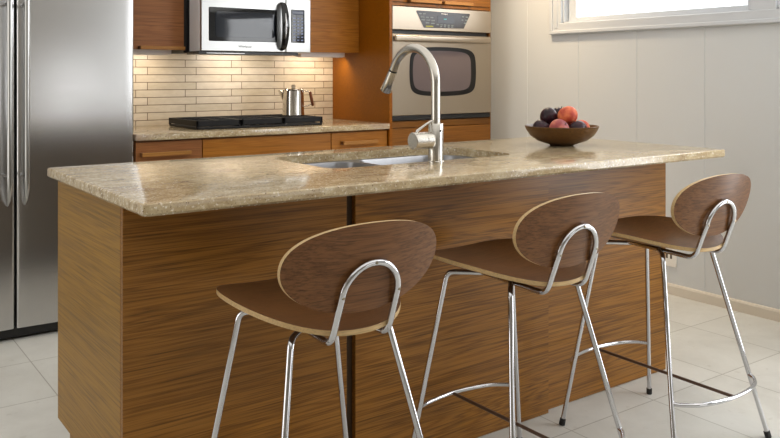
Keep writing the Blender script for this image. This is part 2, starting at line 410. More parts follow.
# sink
snk = thing('kitchen_sink', (1.11, .55, .72), 'undermount double bowl stainless sink set in the island counter', 'sink')
so = (-1.11, -.55, -.72)
lb, rb = rrect(.735, 1.035, .36, .752, .06), rrect(1.06, 1.49, .36, .752, [.06, .10, .06, .06])
fl = bmesh.new(); o1 = ring(fl, rrect(.70, 1.53, .322, .79, .03), .8835)
h1, h2 = ring(fl, lb, .8835), ring(fl, rb, .8835); fill(fl, [o1, h1, h2])
obj('flange', fl, SINKSTEEL, snk, 30, so)
for nm, (x0, x1, r) in (('bowl', (.735, 1.035, .06)), ('bowl', (1.06, 1.49, [.06, .10, .06, .06]))):
    bm = bmesh.new()
    lv = [(0, .8835), (.002, .878), (.006, .80), (.012, .75), (.03, .725), (.06, .718)]
    rg = [ring(bm, rrect(x0, x1, .36, .752, r, i), z) for i, z in lv]
    for a, b in zip(rg, rg[1:]): bridge(bm, a, b)
    fill(bm, [rg[-1]])
    bo = obj(nm, bm, SINKSTEEL, snk, 50, so)
    obj('drain', L([(0, .7195), (.02, .7195), (.026, .7205), (.036, .7215), (.04, .7195)], ((x0+x1)/2, .56, 0), 24), CHROME, bo, 40, so)

# faucet
fx, fy = 1.100, .304
fc = thing('kitchen_faucet', (fx, fy, .914), 'brushed nickel gooseneck pull-down faucet at the front of the sink', 'faucet')
obj('body', L([(0, 0), (.0275, 0), (.0275, .004), (.0255, .006), (.0255, .128), (.0235, .131), (0, .131)], (0, 0, 0), 36), NICKEL, fc, 40)
path = [(0, 0, .128), (0, 0, .20), (0, 0, .262)]; R = .125
for k in range(1, 25):
    th = math.radians(148)*k/24; path.append((0, R-R*math.cos(th), .262+R*math.sin(th)))
e, dr = Vector(path[-1]), Vector((0, math.sin(math.radians(148)), math.cos(math.radians(148))))
path += [tuple(e+dr*.02)]
sp_ = obj('spout', T(path, .0155, 20), NICKEL, fc, 50)
hd = e+dr*.02
obj('collar', T([hd, hd+dr*.006], .0157, 20), BLACK, fc, 40)
obj('spray_head', T([hd+dr*.006, hd+dr*.012, hd+dr*.05, hd+dr*.088, hd+dr*.091], [.0155, .0160, .0182, .0215, .0195], 20), NICKEL, fc, 50)
hb = obj('handle_hub', L([(0, -.098), (.0265, -.098), (.0285, -.096), (.0285, -.055), (.027, -.054), (.027, -.051), (.0285, -.05), (.0285, -.026), (0, -.026)], (0, 0, .076), 32, 'X'), NICKEL, fc, 40)
obj('lever', T([(-.083, 0, .098), (-.080, 0, .108), (-.045, -.004, .129), (-.022, -.006, .140)], [.0045, .0045, .0042, .0042], 12), NICKEL, fc, 50)
obj('sensor_hole', L([(0, -.0262), (.004, -.0262), (.004, -.0250)], (.0, 0, .107), 14, 'Y'), BLACK, fc, 30)

# ------------------------------------------------------------------ bar stools
def seat_bm():
    """dished plywood saddle: sides turned up, front lip slightly raised, rear rounded"""
    bm = bmesh.new(); N = 80; rings_t, rings_b = [], []
    def out(t):
        c, s = math.cos(t), math.sin(t)
        n_, b = (2.7, .242) if s > 0 else (2.25, .244)
        r = (abs(c)**n_+abs(s)**n_)**(-1/n_)
        return .197*r*c, b*r*s+.020
    def zz(x, y):
        return .650+.040*(abs(x)/.197)**2.2+(.010*(y/.26)**2 if y > 0 else .007*(y/.226)**2)
    T_ = .0115
    for s in (.0001, .2, .4, .55, .7, .82, .91, .96, 1.0):
        pts = [(s*x, s*(y-.02)+.02) for x, y in (out(2*PI*(k+.5)/N) for k in range(N))]
        rings_t.append([bm.verts.new((x, y, zz(x, y))) for x, y in pts]); rings_b.append([bm.verts.new((x, y, zz(x, y)-T_)) for x, y in pts])
    for a, b in zip(rings_t, rings_t[1:]): bridge(bm, a, b, 0)
    for a, b in zip(rings_b, rings_b[1:]): bridge(bm, a, b, 0)
    bridge(bm, rings_t[-1], rings_b[-1], 1); bm.faces.new(rings_t[0]); bm.faces.new(rings_b[0])
    return bm
def back_bm():
    bm = bmesh.new(); N = 72; A, Hh, zc, T_ = .1985, .1000, .7965, .0115
    def yy(x, z): return -.2425-.262*(z-.737)+.75*x*x       # rear face
    rad = [.0001, .25, .5, .7, .85, .95, 1.0]; rf, rr_ = [], []
    def out(t):
        c, s = math.cos(t), math.sin(t); r = (abs(c)**2.15+abs(s)**2.15)**(-1/2.15); return A*r*c, Hh*r*s
    for s in rad:
        pts = [(s*x-.007, zc+s*z+.012*(s*x/.2)**2) for x, z in (out(2*PI*k/N) for k in range(N))]
        rr_.append([bm.verts.new((x, yy(x, z), z)) for x, z in pts]); rf.append([bm.verts.new((x, yy(x, z)+T_, z)) for x, z in pts])
    for R_ in (rr_, rf):
        for a, b in zip(R_, R_[1:]): bridge(bm, a, b, 0)
        bm.faces.new(R_[0])
    bridge(bm, rr_[-1], rf[-1], 1)
    return bm
def make_stool():
    root = thing('bar_stool', (0, 0, 0), 'x', 'bar stool', 'bar stools along the island')
    obj('seat', seat_bm(), [WALNUT_SHADED, BIRCH], root, 40); obj('backrest', back_bm(), [WALNUT, BIRCH], root, 40)
    # back tube: U behind the backrest, sweeping under the seat
    half = fillet([(.058, .06, .634), (.0735, -.208, .6285), (.0715, -.250, .737)], .042, 12)
    arch = [(.0715*math.cos(PI*k/20), -.250-.26*.0715*math.sin(PI*k/20), .737+.0715*math.sin(PI*k/20)) for k in range(1, 20)]
    pts = half+[Vector(q) for q in arch]+[Vector((-q.x, q.y, q.z)) for q in reversed(half)]
    bt = obj('back_tube', T(pts, .0077, 16), CHROME, root, 60)
    for (x, y, z) in ((0, -.2763, .8085), (.0715, -.2577, .739), (-.0715, -.2577, .739)):
        obj('screw', L([(0, -.002), (.0030, -.0015), (.0038, .0006), (.0038, .003)], (x, y, z), 12, 'Y'), plain('screw_metal', hexc(150, 140, 120), .3, 1) if 'screw_metal' not in bpy.data.materials else bpy.data.materials['screw_metal'], bt, 40)
    for sx in (-1, 1):
        for (tx, ty, fx_, fy_) in ((.131, .130, .238, .199), (.128, -.130, .250, -.267)):
            top = Vector((sx*tx, ty, .630)); ft = Vector((sx*fx_, fy_, 0.0)); d = (top-ft).normalized()
            inn = Vector((sx*.035, ty*.30, .6305))
            lg = obj('leg', T(fillet([ft+d*.012, top, inn], .028, 8), .0078, 14), CHROME, root, 60)
            obj('foot_cap', T([ft+Vector((0, 0, .0005)), ft+d*.003, ft+d*.022, ft+d*.024], [.0095, .0105, .0105, .008], 14), RUBBER, lg, 40)
    for (sy, y0, x0, y1) in ((1, .176, .203, .256), (-1, -.221, .210, -.304)):
        a = catmull([(-x0, y0, .205), (-x0*.90, y0+sy*.030, .205), (-x0*.60, y0+(y1-y0)*.80, .205), (0, y1, .205), (x0*.60, y0+(y1-y0)*.80, .205), (x0*.90, y0+sy*.030, .205), (x0, y0, .205)], 8)
        obj('footrest', T(a, .0066, 14), CHROME, root, 60)
    obj('stretcher', T([(0, .252, .203), (0, -.300, .203)], .0052, 10), DARKROD, root, 60)
    return root
def copy_tree(o, parent=None):
    c = o.copy(); COL.objects.link(c); c.parent = parent
    for ch in o.children: copy_tree(ch, c)
    return c
stool = make_stool()
for i, (x, y, rz, lab) in enumerate([(.370, -.130, -.017, 'walnut and chrome bar stool nearest the camera, at the left end of the island'),
                                     (1.042, -.112, .007, 'walnut and chrome bar stool in the middle of the three'),
                                     (1.736, -.093, -.010, 'walnut and chrome bar stool farthest right, in front of the white wall')]):
    s_ = stool if i == 0 else copy_tree(stool)
    s_.location = (x, y, 0); s_.rotation_euler = (0, 0, rz); s_['label'] = lab

# ------------------------------------------------------------------ fruit bowl
bx, by, bz = 1.945, .515, .9142
bw = L([(0, 0), (.048, 0), (.056, .004), (.101, .019), (.131, .041), (.1465, .064), (.1525, .0795), (.1505, .0815), (.147, .080), (.1395, .062), (.121, .041), (.093, .026), (.05, .016), (0, .014)], (0, 0, 0), 56)
o = obj('fruit_bowl', bw, BOWLW, None, 50); o.location = (bx, by, bz)
tag(o, 'shallow turned walnut bowl holding plums and peaches on the island', 'bowl')
def fruit_bm(r, sq=.94, seam=True):
    bm = bmesh.new(); bmesh.ops.create_uvsphere(bm, u_segments=32, v_segments=20, radius=1)
    for v in bm.verts:
        p = v.co.copy(); az = math.atan2(p.y, p.x); rr = 1.0
        pol = max(0, p.z)
        dimple = .16*math.exp(-((1-p.z)/.10)) if p.z > 0 else 0
        if seam: rr -= .055*math.exp(-(az/.16)**2)*(1-.4*abs(p.z))
        v.co = Vector((p.x*rr*r, p.y*rr*r, (p.z*sq-dimple)*r))
    return bm
u = Vector((.8115, -.5843, 0)); vw = Vector((.5843, .8115, 0))       # across / away, along the line of sight
def fruit(kind, m, s, dpt, z, r, lab, cat, rot, sq=.95):
    c = Vector((bx, by, bz))+u*s+vw*dpt+Vector((0, 0, z))
    o = thing(kind, c, lab, cat, 'fruit in the wooden bowl'); o.rotation_euler = rot
    k = obj('skin', fruit_bm(r, sq), m, o, 60)
    obj('stem', T([(0, 0, r*sq*.80), (.001, 0, r*sq*.80+.009)], [.0018, .0022], 8), STEM, o, 40)
PXM = 3.42/816.65
def fz(py): return (146-py)*PXM*.995+.004
fruit('plum', PLUM, -.086, -.012, .0710, .0375, 'dark plum at the left end of the wooden bowl', 'plum', (.5, .2, .3))
fruit('plum', PLUM, -.043, .046, .1150, .0400, 'dark plum perched on the upper left of the pile in the bowl', 'plum', (1.2, .5, 1.))
fruit('peach', NECT, -.025, -.074, .0720, .0420, 'dusky pink peach at the front of the bowl between two plums', 'peach', (.9, -.3, .4))
fruit('nectarine', PEACH, .025, .000, .1230, .0420, 'bright orange red nectarine on top of the fruit pile', 'nectarine', (.3, .5, 2.2))
fruit('plum', PLUM, .055, -.050, .0690, .0385, 'dark plum at the front right of the bowl under the nectarine', 'plum', (-.4, .3, .8))
fruit('plum', PLUM, .012, .094, .1230, .0350, 'dark plum behind the nectarine, only its top showing', 'plum', (.2, .1, .2))
fruit('peach', PEACH, .090, .028, .0700, .0350, 'small pale peach half hidden at the right edge of the bowl', 'peach', (.3, .8, .5))

# ------------------------------------------------------------------ refrigerator
FX0, FXS, FX1, FY = -.205, .158, .697, 2.16
fr = thing('refrigerator', (.25, 2.5, 0), 'tall stainless steel side-by-side refrigerator at the left edge', 'refrigerator')
fo = (-.25, -2.5, 0)
obj('cabinet', B(FX0+.005, FX1-.004, FY+.062, 2.78, .03, 1.765, .004), plain('fridge_case_grey', hexc(70, 68, 66), .4), fr, 0, fo)
obj('kick_grille', B(FX0+.01, FX1-.01, FY+.028, FY+.06, .012, .056), BLACK, fr, 0, fo)
for k in range(4):
    obj('foot', L([(0, .0005), (.018, .0005), (.018, .03), (0, .03)], ((FX0+.07, FX1-.07)[k % 2], (FY+.12, 2.70)[k//2], 0), 16), BLACK, fr, 30, fo)
def door_bm(x0, x1):
    bm = bmesh.new(); n = 20; prof = []
    for k in range(n+1):
        t = k/n; x = x0+(x1-x0)*t; e = min(t, 1-t)*(x1-x0)
        y = FY-.006*(1-(2*t-1)**2)
        if e < .012: y += .012*(1-math.sqrt(max(0, 1-(1-e/.012)**2)))
        prof.append((x, y))
    # refine near the edges
    xs = []
    for e in (0, .001, .003, .006, .009, .012): xs.append(x0+e)
    for k in range(1, 14): xs.append(x0+.012+(x1-x0-.024)*k/14)
    for e in (.012, .009, .006, .003, .001, 0): xs.append(x1-e)
    prof = []
    for x in xs:
        t = (x-x0)/(x1-x0); e = min(x-x0, x1-x)
        y = FY-.006*(1-(2*t-1)**2)
        if e < .012: y += .012*(1-math.sqrt(max(0, 1-(1-e/.012)**2)))
        prof.append((x, y))
    prof += [(x1, FY+.06), (x0, FY+.06)]
    a = [bm.verts.new((x, y, .058)) for x, y in prof]; b = [bm.verts.new((x, y, 1.765)) for x, y in prof]
    bm.faces.new(a); bm.faces.new(b); bridge(bm, a, b); return bm
for (x0, x1, hx) in ((FX0, FXS-.004, .122), (FXS+.004, FX1, .194)):
    d = obj('door', door_bm(x0, x1), STEEL_F, fr, 30, fo)
    pts = []; rad = []
    for k in range(41):
        t = k/40; z = .617+(1.66-.617)*t; q = 1-(2*t-1)**2
        pts.append((hx, FY-.012-.048*min(1, q*3.2)**.5, z)); rad.append(.0118*(.25+.75*min(1, q*3.5)**.7))
    h = obj('handle', T(pts, rad, 16), STEEL, d, 60, fo)
    for z in (.755, 1.52):
        obj('mounting_post', L([(.008, -.045), (.008, .006)], (hx-.012, FY-.004, z), 14, 'Y'), CHROME, h, 40, fo)
    if hx < .15:
        pn = rotx90(slab(lambda i: rrect(-.10, .088, .93, 1.305, .02, i), 0, .004, .002), FY-.004)
        dp = obj('dispenser', pn, plain('dispenser_grey', hexc(120, 120, 116), .35, .6), d, 30, fo)
        obj('dispenser_recess', rotx90(slab(lambda i: rrect(-.07, .06, .95, 1.16, .02, i), 0, .002, .001), FY-.0085), BLACK, dp, 30, fo)

# ------------------------------------------------------------------ base cabinets + back countertop
BX0, BX1, BY = .705, 2.228, 2.14
def pull(parent, x0, x1, y, z, off):
    """flat wooden bar pull on two small posts, its front at y"""
    bm = bmesh.new(); box(bm, x0, x1, y, y+.012, z-.010, z+.010, .002); 
    h = obj('handle', bm, PULL, parent, 0, off)
    for q0, q1 in ((x0-.004, x0+.012), (x1-.012, x1)):
        obj('handle_post', B(q0, q1, y+.010, y+.034, z-.009, z+.009), POSTM, h, 0, off)
for (x0, x1, m, lab, hnd) in ((BX0, 1.052, CAB_B, 'brown wooden base cabinet beside the refrigerator, first drawer unit', (.730, .982)), (1.054, 1.832, CAB_R, 'wide wooden base cabinet under the black gas cooktop', None), (1.834, BX1, CAB_R, 'wooden base cabinet with drawer next to the tall oven cabinet', (1.900, 2.14))):
    c = thing('base_cabinet', ((x0+x1)/2, BY+.3, 0), lab, 'base cabinet', 'base cabinets under the back counter'); off = (-(x0+x1)/2, -BY-.3, 0)
    obj('carcass', B(x0, x1, BY+.045, 2.785, .10, .879), m, c, 0, off); obj('toe_kick', B(x0, x1, BY+.09, 2.785, .001, .0995), OAK_D, c, 0, off)
    dr_ = obj('drawer', B(x0+.002, x1-.002, BY+.022, BY+.042, .695, .872, .001, 1), m, c, 0, off)
    if hnd: pull(dr_, hnd[0], hnd[1], BY-.012, .812, off)
    if x1-x0 > .6:
        for k in range(2):
            dd = obj('door', B(x0+.002+k*(x1-x0)/2, x0-.002+(k+1)*(x1-x0)/2, BY+.022, BY+.042, .102, .691, .001, 1), m, c, 0, off)
            pull(dd, x0+.08+k*(x1-x0)/2, x0+.3+k*(x1-x0)/2, BY-.012, .64, off)
    else:
        dd = obj('door', B(x0+.002, x1-.002, BY+.022, BY+.042, .102, .691, .001, 1), m, c, 0, off); pull(dd, (x0+x1)/2-.1, (x0+x1)/2+.1, BY-.012, .64, off)
ct = slab(lambda i: rrect(.702, 2.2315, BY, 2.792, .003, i), .881, .914, .0025)
tag(obj('back_countertop', ct, GRANITE, None, 40), 'beige granite countertop along the back wall under the cooktop', 'countertop')
struct('backsplash', B(.69, 2.262, 2.793, 2.8, .914, 1.36), splash_mat())

# cooktop
ck = thing('gas_cooktop', (1.475, 2.478, .9142), 'black gas cooktop with cast iron grates on the back counter', 'cooktop')
co = (-1.475, -2.478, -.9142); cx0, cx1, cy0, cy1 = 1.066, 1.848, 2.268, 2.688
obj('pan', slab(lambda i: rrect(cx0+.004, cx1-.004, cy0, cy1, .012, i), .9145, .926, .004), IRON, ck, 40, co)
GZ = .962
for g in range(3):
    gx0 = cx0+g*(cx1-cx0)/3+.003; gx1 = cx0+(g+1)*(cx1-cx0)/3-.003; bm = bmesh.new(); q = .012; gy0 = cy0+.008; gy1 = cy1-.004; t0 = GZ-.030
    box(bm, gx0, gx1, gy0, gy0+q, t0, GZ, .002); box(bm, gx0, gx1, gy1-q, gy1, t0, GZ, .002); box(bm, gx0, gx0+q, gy0, gy1, t0, GZ, .002); box(bm, gx1-q, gx1, gy0, gy1, t0, GZ, .002)
    for k in range(1, 6): box(bm, gx0, gx1, gy0+(gy1-gy0)*k/6-.004, gy0+(gy1-gy0)*k/6+.004, GZ-.012, GZ, .0015)
    box(bm, (gx0+gx1)/2-.005, (gx0+gx1)/2+.005, gy0, gy1, GZ-.014, GZ, .0015)
    for xx in (gx0, gx1-q):
        for yy in (gy0, gy1-q): box(bm, xx, xx+q, yy, yy+q, .9262, t0+.002)
    obj('grate', bm, IRON, ck, 0, co)
for (x, y, r) in ((1.22, 2.38, .035), (1.22, 2.58, .045), (1.475, 2.56, .05), (1.735, 2.58, .04), (1.735, 2.40, .035)):
    obj('burner', L([(0, .934), (r*.7, .934), (r*.72, .931), (r, .930), (r, .9262), (0, .9262)], (x, y, 0), 28), IRON, ck, 40, co)
for k in range(5):
    kb = obj('knob', L([(0, .948), (.013, .948), (.016, .945), (.017, .9265), (0, .9265)], (1.375+.052*k, 2.335, 0), 20), BLACK, ck, 40, co)
    obj('knob_mark', L([(0, .9488), (.006, .9488), (.0065, .948)], (1.375+.052*k, 2.335, 0), 12), CHROME, kb, 40, co)
# percolator
px_, py_ = 1.770, 2.492
pc = thing('percolator', (px_, py_, GZ+.0005), 'polished steel stovetop percolator standing on the cooktop grate', 'coffee pot')
POT = plain('polished_steel', (.74, .71, .66, 1), .14, 1.0)
obj('body', L([(0, 0), (.064, 0), (.0665, .003), (.0655, .02), (.063, .12), (.061, .148), (.0595, .1495), (0, .1495)], (0, 0, 0), 44), POT, pc, 35)
ld = obj('lid', L([(.062, .150), (.0625, .153), (.058, .158), (.035, .163), (.012, .1655), (0, .166)], (0, 0, 0), 40), POT, pc, 35)
obj('knob', L([(0, .185), (.008, .1845), (.0125, .180), (.013, .172), (.011, .1665), (0, .1665)], (0, 0, 0), 20), plain('glass_knob', hexc(176, 160, 136), .08), ld, 40)
ur = Vector((.8115, -.5843, 0))
sq = bmesh.new(); side = Vector((.5843, .8115, 0)); rs = []
for z, tip, wd_ in ((.078, .0635, .006), (.092, .068, .014), (.112, .076, .021), (.132, .086, .024), (.147, .0935, .022), (.150, .0945, .019)):
    base = .0575
    rs.append([sq.verts.new(-ur*r_+side*w_+Vector((0, 0, z))) for r_, w_ in ((base, wd_), (base+(tip-base)*.55, wd_*.72), (tip-.001, .0025), (tip-.001, -.0025), (base+(tip-base)*.55, -wd_*.72), (base, -wd_))])
for a, b in zip(rs, rs[1:]): bridge(sq, a, b)
sq.faces.new(rs[0]); sq.faces.new(rs[-1]); obj('spout', sq, POT, pc, 40)
hn = obj('handle', T([tuple(ur*.100+Vector((0, 0, .142))), tuple(ur*.101+Vector((0, 0, .138))), tuple(ur*.110+Vector((0, 0, .095))), tuple(ur*.117+Vector((0, 0, .060))), tuple(ur*.1175+Vector((0, 0, .056)))], [.006, .0085, .0095, .0085, .006], 14), wood('handle_wood', hexc(92, 46, 22), hexc(120, 64, 34), hexc(136, 80, 46), 'Z', .4), pc, 60)
obj('bracket', T([tuple(ur*.060+Vector((0, 0, .143))), tuple(ur*.085+Vector((0, 0, .146))), tuple(ur*.102+Vector((0, 0, .134)))], .0028, 10), POT, pc, 60)
obj('bracket', T([tuple(ur*.062+Vector((0, 0, .055))), tuple(ur*.085+Vector((0, 0, .055))), tuple(ur*.112+Vector((0, 0, .072)))], .0028, 10), POT, pc, 60)

# ------------------------------------------------------------------ wall cabinets, light bars, microwave
UY, UZ = 2.475, 1.347
for (x0, x1, m, lab, hnd) in ((.702, 1.078, CAB_B, 'brown wooden wall cabinet between the refrigerator and the microwave', (.826, 1.072)), (1.784, 2.2315, CAB_R, 'amber wooden wall cabinet right of the microwave', None)):
    c = thing('wall_cabinet', ((x0+x1)/2, 2.65, UZ), lab, 'wall cabinet', 'wall cabinets above the back counter'); off = (-(x0+x1)/2, -2.65, -UZ)
    obj('carcass', B(x0, x1, UY+.022, 2.792, UZ, 2.2), m, c, 0, off)
    d = obj('door', B(x0+.001, x1-.001, UY, UY+.020, UZ-.004, 2.2, .001, 1), m, c, 0, off)
    if hnd: pull(d, hnd[0], hnd[1], UY-.034, UZ+.0035, off)
    lx0, lx1 = (x0+.02, 1.022) if hnd else (x0+.05, 2.152); y0 = 2.515
    lb_ = obj('light_bar', B(lx0, lx1, y0, y0+.075, UZ-.030, UZ-.0002, .004), LBAR, c, 0, off)
    obj('diffuser', B(lx0+.01, lx1-.01, y0+.01, y0+.065, UZ-.0325, UZ-.030), WHITE, lb_, 0, off)
MX0, MX1, MY, MZ0, MZ1 = 1.104, 1.778, 2.30, 1.334, 1.642
mw = thing('microwave', ((MX0+MX1)/2, 2.6, MZ0), 'stainless over-the-range microwave with black window above the cooktop', 'microwave')
mo = (-(MX0+MX1)/2, -2.6, -MZ0)
obj('case', B(MX0+.001, MX1-.001, 2.466, 2.792, MZ0-.006, 1.76), BLACK, mw, 0, mo)
obj('gap_shade', B(1.0785, MX0, 2.485, 2.50, MZ0-.006, 1.76), BLACK, mw, 0, mo)  # black strip standing in for the shadowed gap beside the cabinet
obj('shell', B(MX0, MX1, MY+.022, 2.465, MZ0, 1.76, .002), plain('microwave_side_bright', hexc(236, 236, 238), .3), mw, 0, mo)  # steel side's bright window reflection is put into this near-white colour
ds = 1.615
d = obj('door', B(MX0, ds-.0015, MY, MY+.021, MZ0, MZ1, .004), STEEL, mw, 0, mo)
pnl = obj('control_panel', B(ds+.0015, MX1, MY, MY+.021, MZ0, MZ1, .004), STEEL, mw, 0, mo)
wf = obj('window_frame', rotx90(slab(lambda i: rrect(1.147, 1.558, 1.389, 1.573, .006, i), 0, .0035, .0015), MY+.001), BLKGLOSS, d, 30, mo)
obj('window_glass', rotx90(slab(lambda i: rrect(1.183, 1.543, 1.412, 1.552, .018, i), 0, .001, .0005), MY-.0025), DARKGLASS, wf, 30, mo)
pts = [(1.588, MY+.002, 1.348), (1.588, MY-.026, 1.362), (1.588, MY-.044, 1.414), (1.588, MY-.050, 1.480), (1.588, MY-.044, 1.546), (1.588, MY-.026, 1.601), (1.588, MY+.002, 1.614)]
hb_ = bmesh.new(); cp = catmull(pts, 8)
rg = []
for k, q in enumerate(cp):      # flat wide bow
    t = k/(len(cp)-1); wd_ = .013+.011*math.sin(PI*t); tg = (cp[min(k+1, len(cp)-1)]-cp[max(k-1, 0)]).normalized(); nr = Vector((1, 0, 0)).cross(tg)
    rg.append([hb_.verts.new(q+Vector((1, 0, 0))*(wd_*math.cos(a_))+nr*(.007*math.sin(a_))) for a_ in [2*PI*j/16 for j in range(16)]])
for a, b in zip(rg, rg[1:]): bridge(hb_, a, b)
hb_.faces.new(rg[0]); hb_.faces.new(rg[-1])
h_ = obj('handle', hb_, BLKGLOSS, d, 60, mo)
obj('handle_inlay', T([(q.x, q.y-.0045, q.z) for q in cp[14:36]], [.001+.0055*math.sin(PI*(k+.3)/21.6) for k in range(22)], 10), CHROME, h_, 60, mo)
kp = obj('keypad', rotx90(slab(lambda i: rrect(1.648, 1.737, 1.390, 1.581, .004, i), 0, .003, .001), MY+.001), BLKGLOSS, pnl, 30, mo)
obj('display', rotx90(slab(lambda i: rrect(1.656, 1.729, 1.552, 1.574, .006, i), 0, .001, .0004), MY-.002), plain('display_grey', hexc(70, 76, 96), .1), pnl, 30, mo)
for r_ in range(8):
    for c_ in range(3):
        x = 1.662+c_*.0253; z = 1.531-r_*.018
        obj('key', rotx90(slab(lambda i: rrect(x, x+.014, z-.0035, z+.0035, .002, i), 0, .0006, .0002), MY-.002), KEYB, pnl, 0, mo)
obj('vent_grille', B(MX0+.004, MX1-.004, MY+.004, MY+.021, MZ1+.001, 1.74, .002), BLACK, mw, 0, mo)
bl = bmesh.new()
for k in range(4): box(bl, MX0+.02, MX1-.02, MY+.001, MY+.005, MZ1+.010+k*.018, MZ1+.018+k*.018)
obj('vent_slats', bl, BLACK, mw, 0, mo)
obj('underside', B(MX0-.01, MX1-.075, MY+.012, 2.48, MZ0-.017, MZ0-.0005, .002), BLACK, mw, 0, mo)
obj('vent_trim', B(1.139, 1.362, MY+.008, MY+.012, MZ0-.012, MZ0-.008), STEEL, mw, 0, mo)
def text(name, body, size, loc, mat, parent, off):
    cu = bpy.data.curves.new(name, 'FONT'); cu.body = body; cu.size = size; cu.align_x = 'CENTER'; cu.align_y = 'CENTER'; cu.extrude = .0003
    cu.materials.append(mat); o = bpy.data.objects.new(name, cu); COL.objects.link(o); bpy.context.view_layer.update()
    me = bpy.data.meshes.new_from_object(o.evaluated_get(bpy.context.evaluated_depsgraph_get()))
    bpy.data.objects.remove(o); me.transform(Matrix.Rotation(PI/2, 4, 'X')); me.name = name
    o = bpy.data.objects.new(name, me); o.location = Vector(loc)+Vector(off); return link(o, parent)
text('logo', 'Whirlpool', .019, (1.360, MY-.0008, 1.362), LOGO, d, mo)

# ------------------------------------------------------------------ tall oven cabinet and wall oven
OX0, OX1, OY = 2.2365, 3.062, 2.16
oc = thing('oven_cabinet', (2.65, 2.5, 0), 'tall amber wood cabinet housing the wall oven in the corner', 'oven cabinet'); oo = (-2.65, -2.5, 0)
obj('side_panel', B(OX0-.004, OX0+.016, OY-.015, 2.792, .001, 2.25), CAB_T, oc, 0, oo)
obj('side_panel', B(OX1-.012, OX1+.004, OY, 2.792, .001, 2.25), CAB_O, oc, 0, oo)
obj('back_panel', B(OX0+.016, OX1-.008, 2.775, 2.792, .001, 2.25), CAB_B, oc, 0, oo)
obj('shelf', B(OX0+.016, OX1-.008, OY+.02, 2.775, .885, .905), CAB_O, oc, 0, oo); obj('shelf', B(OX0+.016, OX1-.008, OY+.02, 2.775, 1.66, 1.68), CAB_O, oc, 0, oo)
obj('rail', B(OX0+.016, OX1-.008, OY, OY+.02, .884, .923), CAB_O, oc, 0, oo); obj('rail', B(OX0+.016, OX1-.008, OY, OY+.02, 1.628, 1.648), CAB_O, oc, 0, oo)
obj('toe_kick', B(OX0+.016, OX1-.008, OY+.08, OY+.09, .001, .10), OAK_D, oc, 0, oo)
for z0, z1 in ((.50, .880), (.105, .496)):
    d2 = obj('drawer', B(OX0+.018, OX1-.010, OY-.004, OY+.016, z0, z1, .001, 1), CAB_O, oc, 0, oo); pull(d2, 2.52, 2.78, OY-.038, z1-.14, oo)
xm = 2.636
for x0, x1, hx in ((OX0+.018, xm-.002, (2.378, 2.622)), (xm+.002, OX1-.010, (2.645, 2.884))):
    d2 = obj('door', B(x0, x1, OY-.004, OY+.016, 1.650, 2.23, .001, 1), CAB_O, oc, 0, oo); pull(d2, hx[0], hx[1], OY-.038, 1.658, oo)
obj('corner_filler', B(OX1+.0045, X_W-.001, 2.40, 2.42, .001, 2.25), WALLP, oc, 0, oo)
ov = thing('wall_oven', (2.65, 2.4, .93), 'built-in stainless wall oven with dark curved window and touch panel', 'oven'); vo = (-2.65, -2.4, -.93)
VX0, VX1, VY = 2.256, 3.056, 2.142
obj('chassis', B(VX0+.01, VX1-.014, VY+.032, 2.70, .926, 1.626), BLACK, ov, 0, vo)
cp_ = obj('control_panel', B(VX0-.004, VX1, VY, VY+.030, 1.480, 1.622, .003), STEEL_W, ov, 0, vo)
tp = bmesh.new(); po = [(2.492, 1.497), (2.812, 1.497), (2.872, 1.598), (2.428, 1.602)]
def poly_plate(pts_, y, th):
    bm = bmesh.new(); P_ = [Vector((x, 0, z)) for x, z in pts_]; P_.append(P_[0]); P_.append(P_[1])
    loop = fillet(P_, .008, 4)[5:]; loop = loop[:-1]
    uq = []
    for v in loop:
        if not uq or (v-uq[-1]).length > 1e-5: uq.append(v)
    if (uq[0]-uq[-1]).length < 1e-5: uq.pop()
    a = [bm.verts.new((v.x, y, v.z)) for v in uq]; b = [bm.verts.new((v.x, y-th, v.z)) for v in uq]
    bm.faces.new(a); bm.faces.new(b); bridge(bm, a, b); return bm
tpo = obj('touch_panel', poly_plate(po, VY+.001, .003), KEYDISP, cp_, 0, vo)
YT = VY-.0022
def pl(x0, x1, z0, z1, r=.003, t=.0008, y=YT): return rotx90(slab(lambda i: rrect(x0, x1, z0, z1, r, i), 0, t, .0002), y)
obj('display', pl(2.60, 2.735, 1.530, 1.575), BLKGLOSS, cp_, 0, vo)
for (x, z, w_) in ((2.452, 1.583, .02), (2.482, 1.583, .02), (2.465, 1.562, .03), (2.505, 1.562, .026), (2.54, 1.562, .026), (2.47, 1.545, .028), (2.51, 1.545, .03), (2.548, 1.543, .03), (2.505, 1.528, .028), (2.545, 1.526, .03), (2.59, 1.520, .02), (2.62, 1.519, .02), (2.65, 1.519, .018), (2.68, 1.518, .018), (2.71, 1.518, .018), (2.62, 1.508, .016), (2.65, 1.508, .016), (2.68, 1.508, .016), (2.71, 1.508, .016), (2.80, 1.577, .016), (2.83, 1.576, .02), (2.795, 1.556, .016), (2.825, 1.556, .02), (2.815, 1.536, .02)):
    obj('key', pl(x, x+w_, z-.0035, z+.0035, .002), KEYO, cp_, 0, vo)
obj('yellow_mark', pl(2.505, 2.565, 1.503, 1.511), YELLOW, cp_, 0, vo)
obj('clock_digits', pl(2.648, 2.672, 1.552, 1.560, .001, .0004, YT-.0009), plain('display_teal', hexc(90, 160, 170), .4), cp_, 0, vo)
text('logo', 'Whirlpool', .013, (2.655, VY-.0023, 1.588), LOGOW, cp_, vo)
odr = obj('door', B(VX0-.004, VX1, VY, VY+.032, .958, 1.455, .004), STEEL_W, ov, 0, vo)
obj('bottom_vent', B(VX0, VX1-.006, VY+.006, VY+.030, .9275, .954, .002), BLACK, ov, 0, vo)
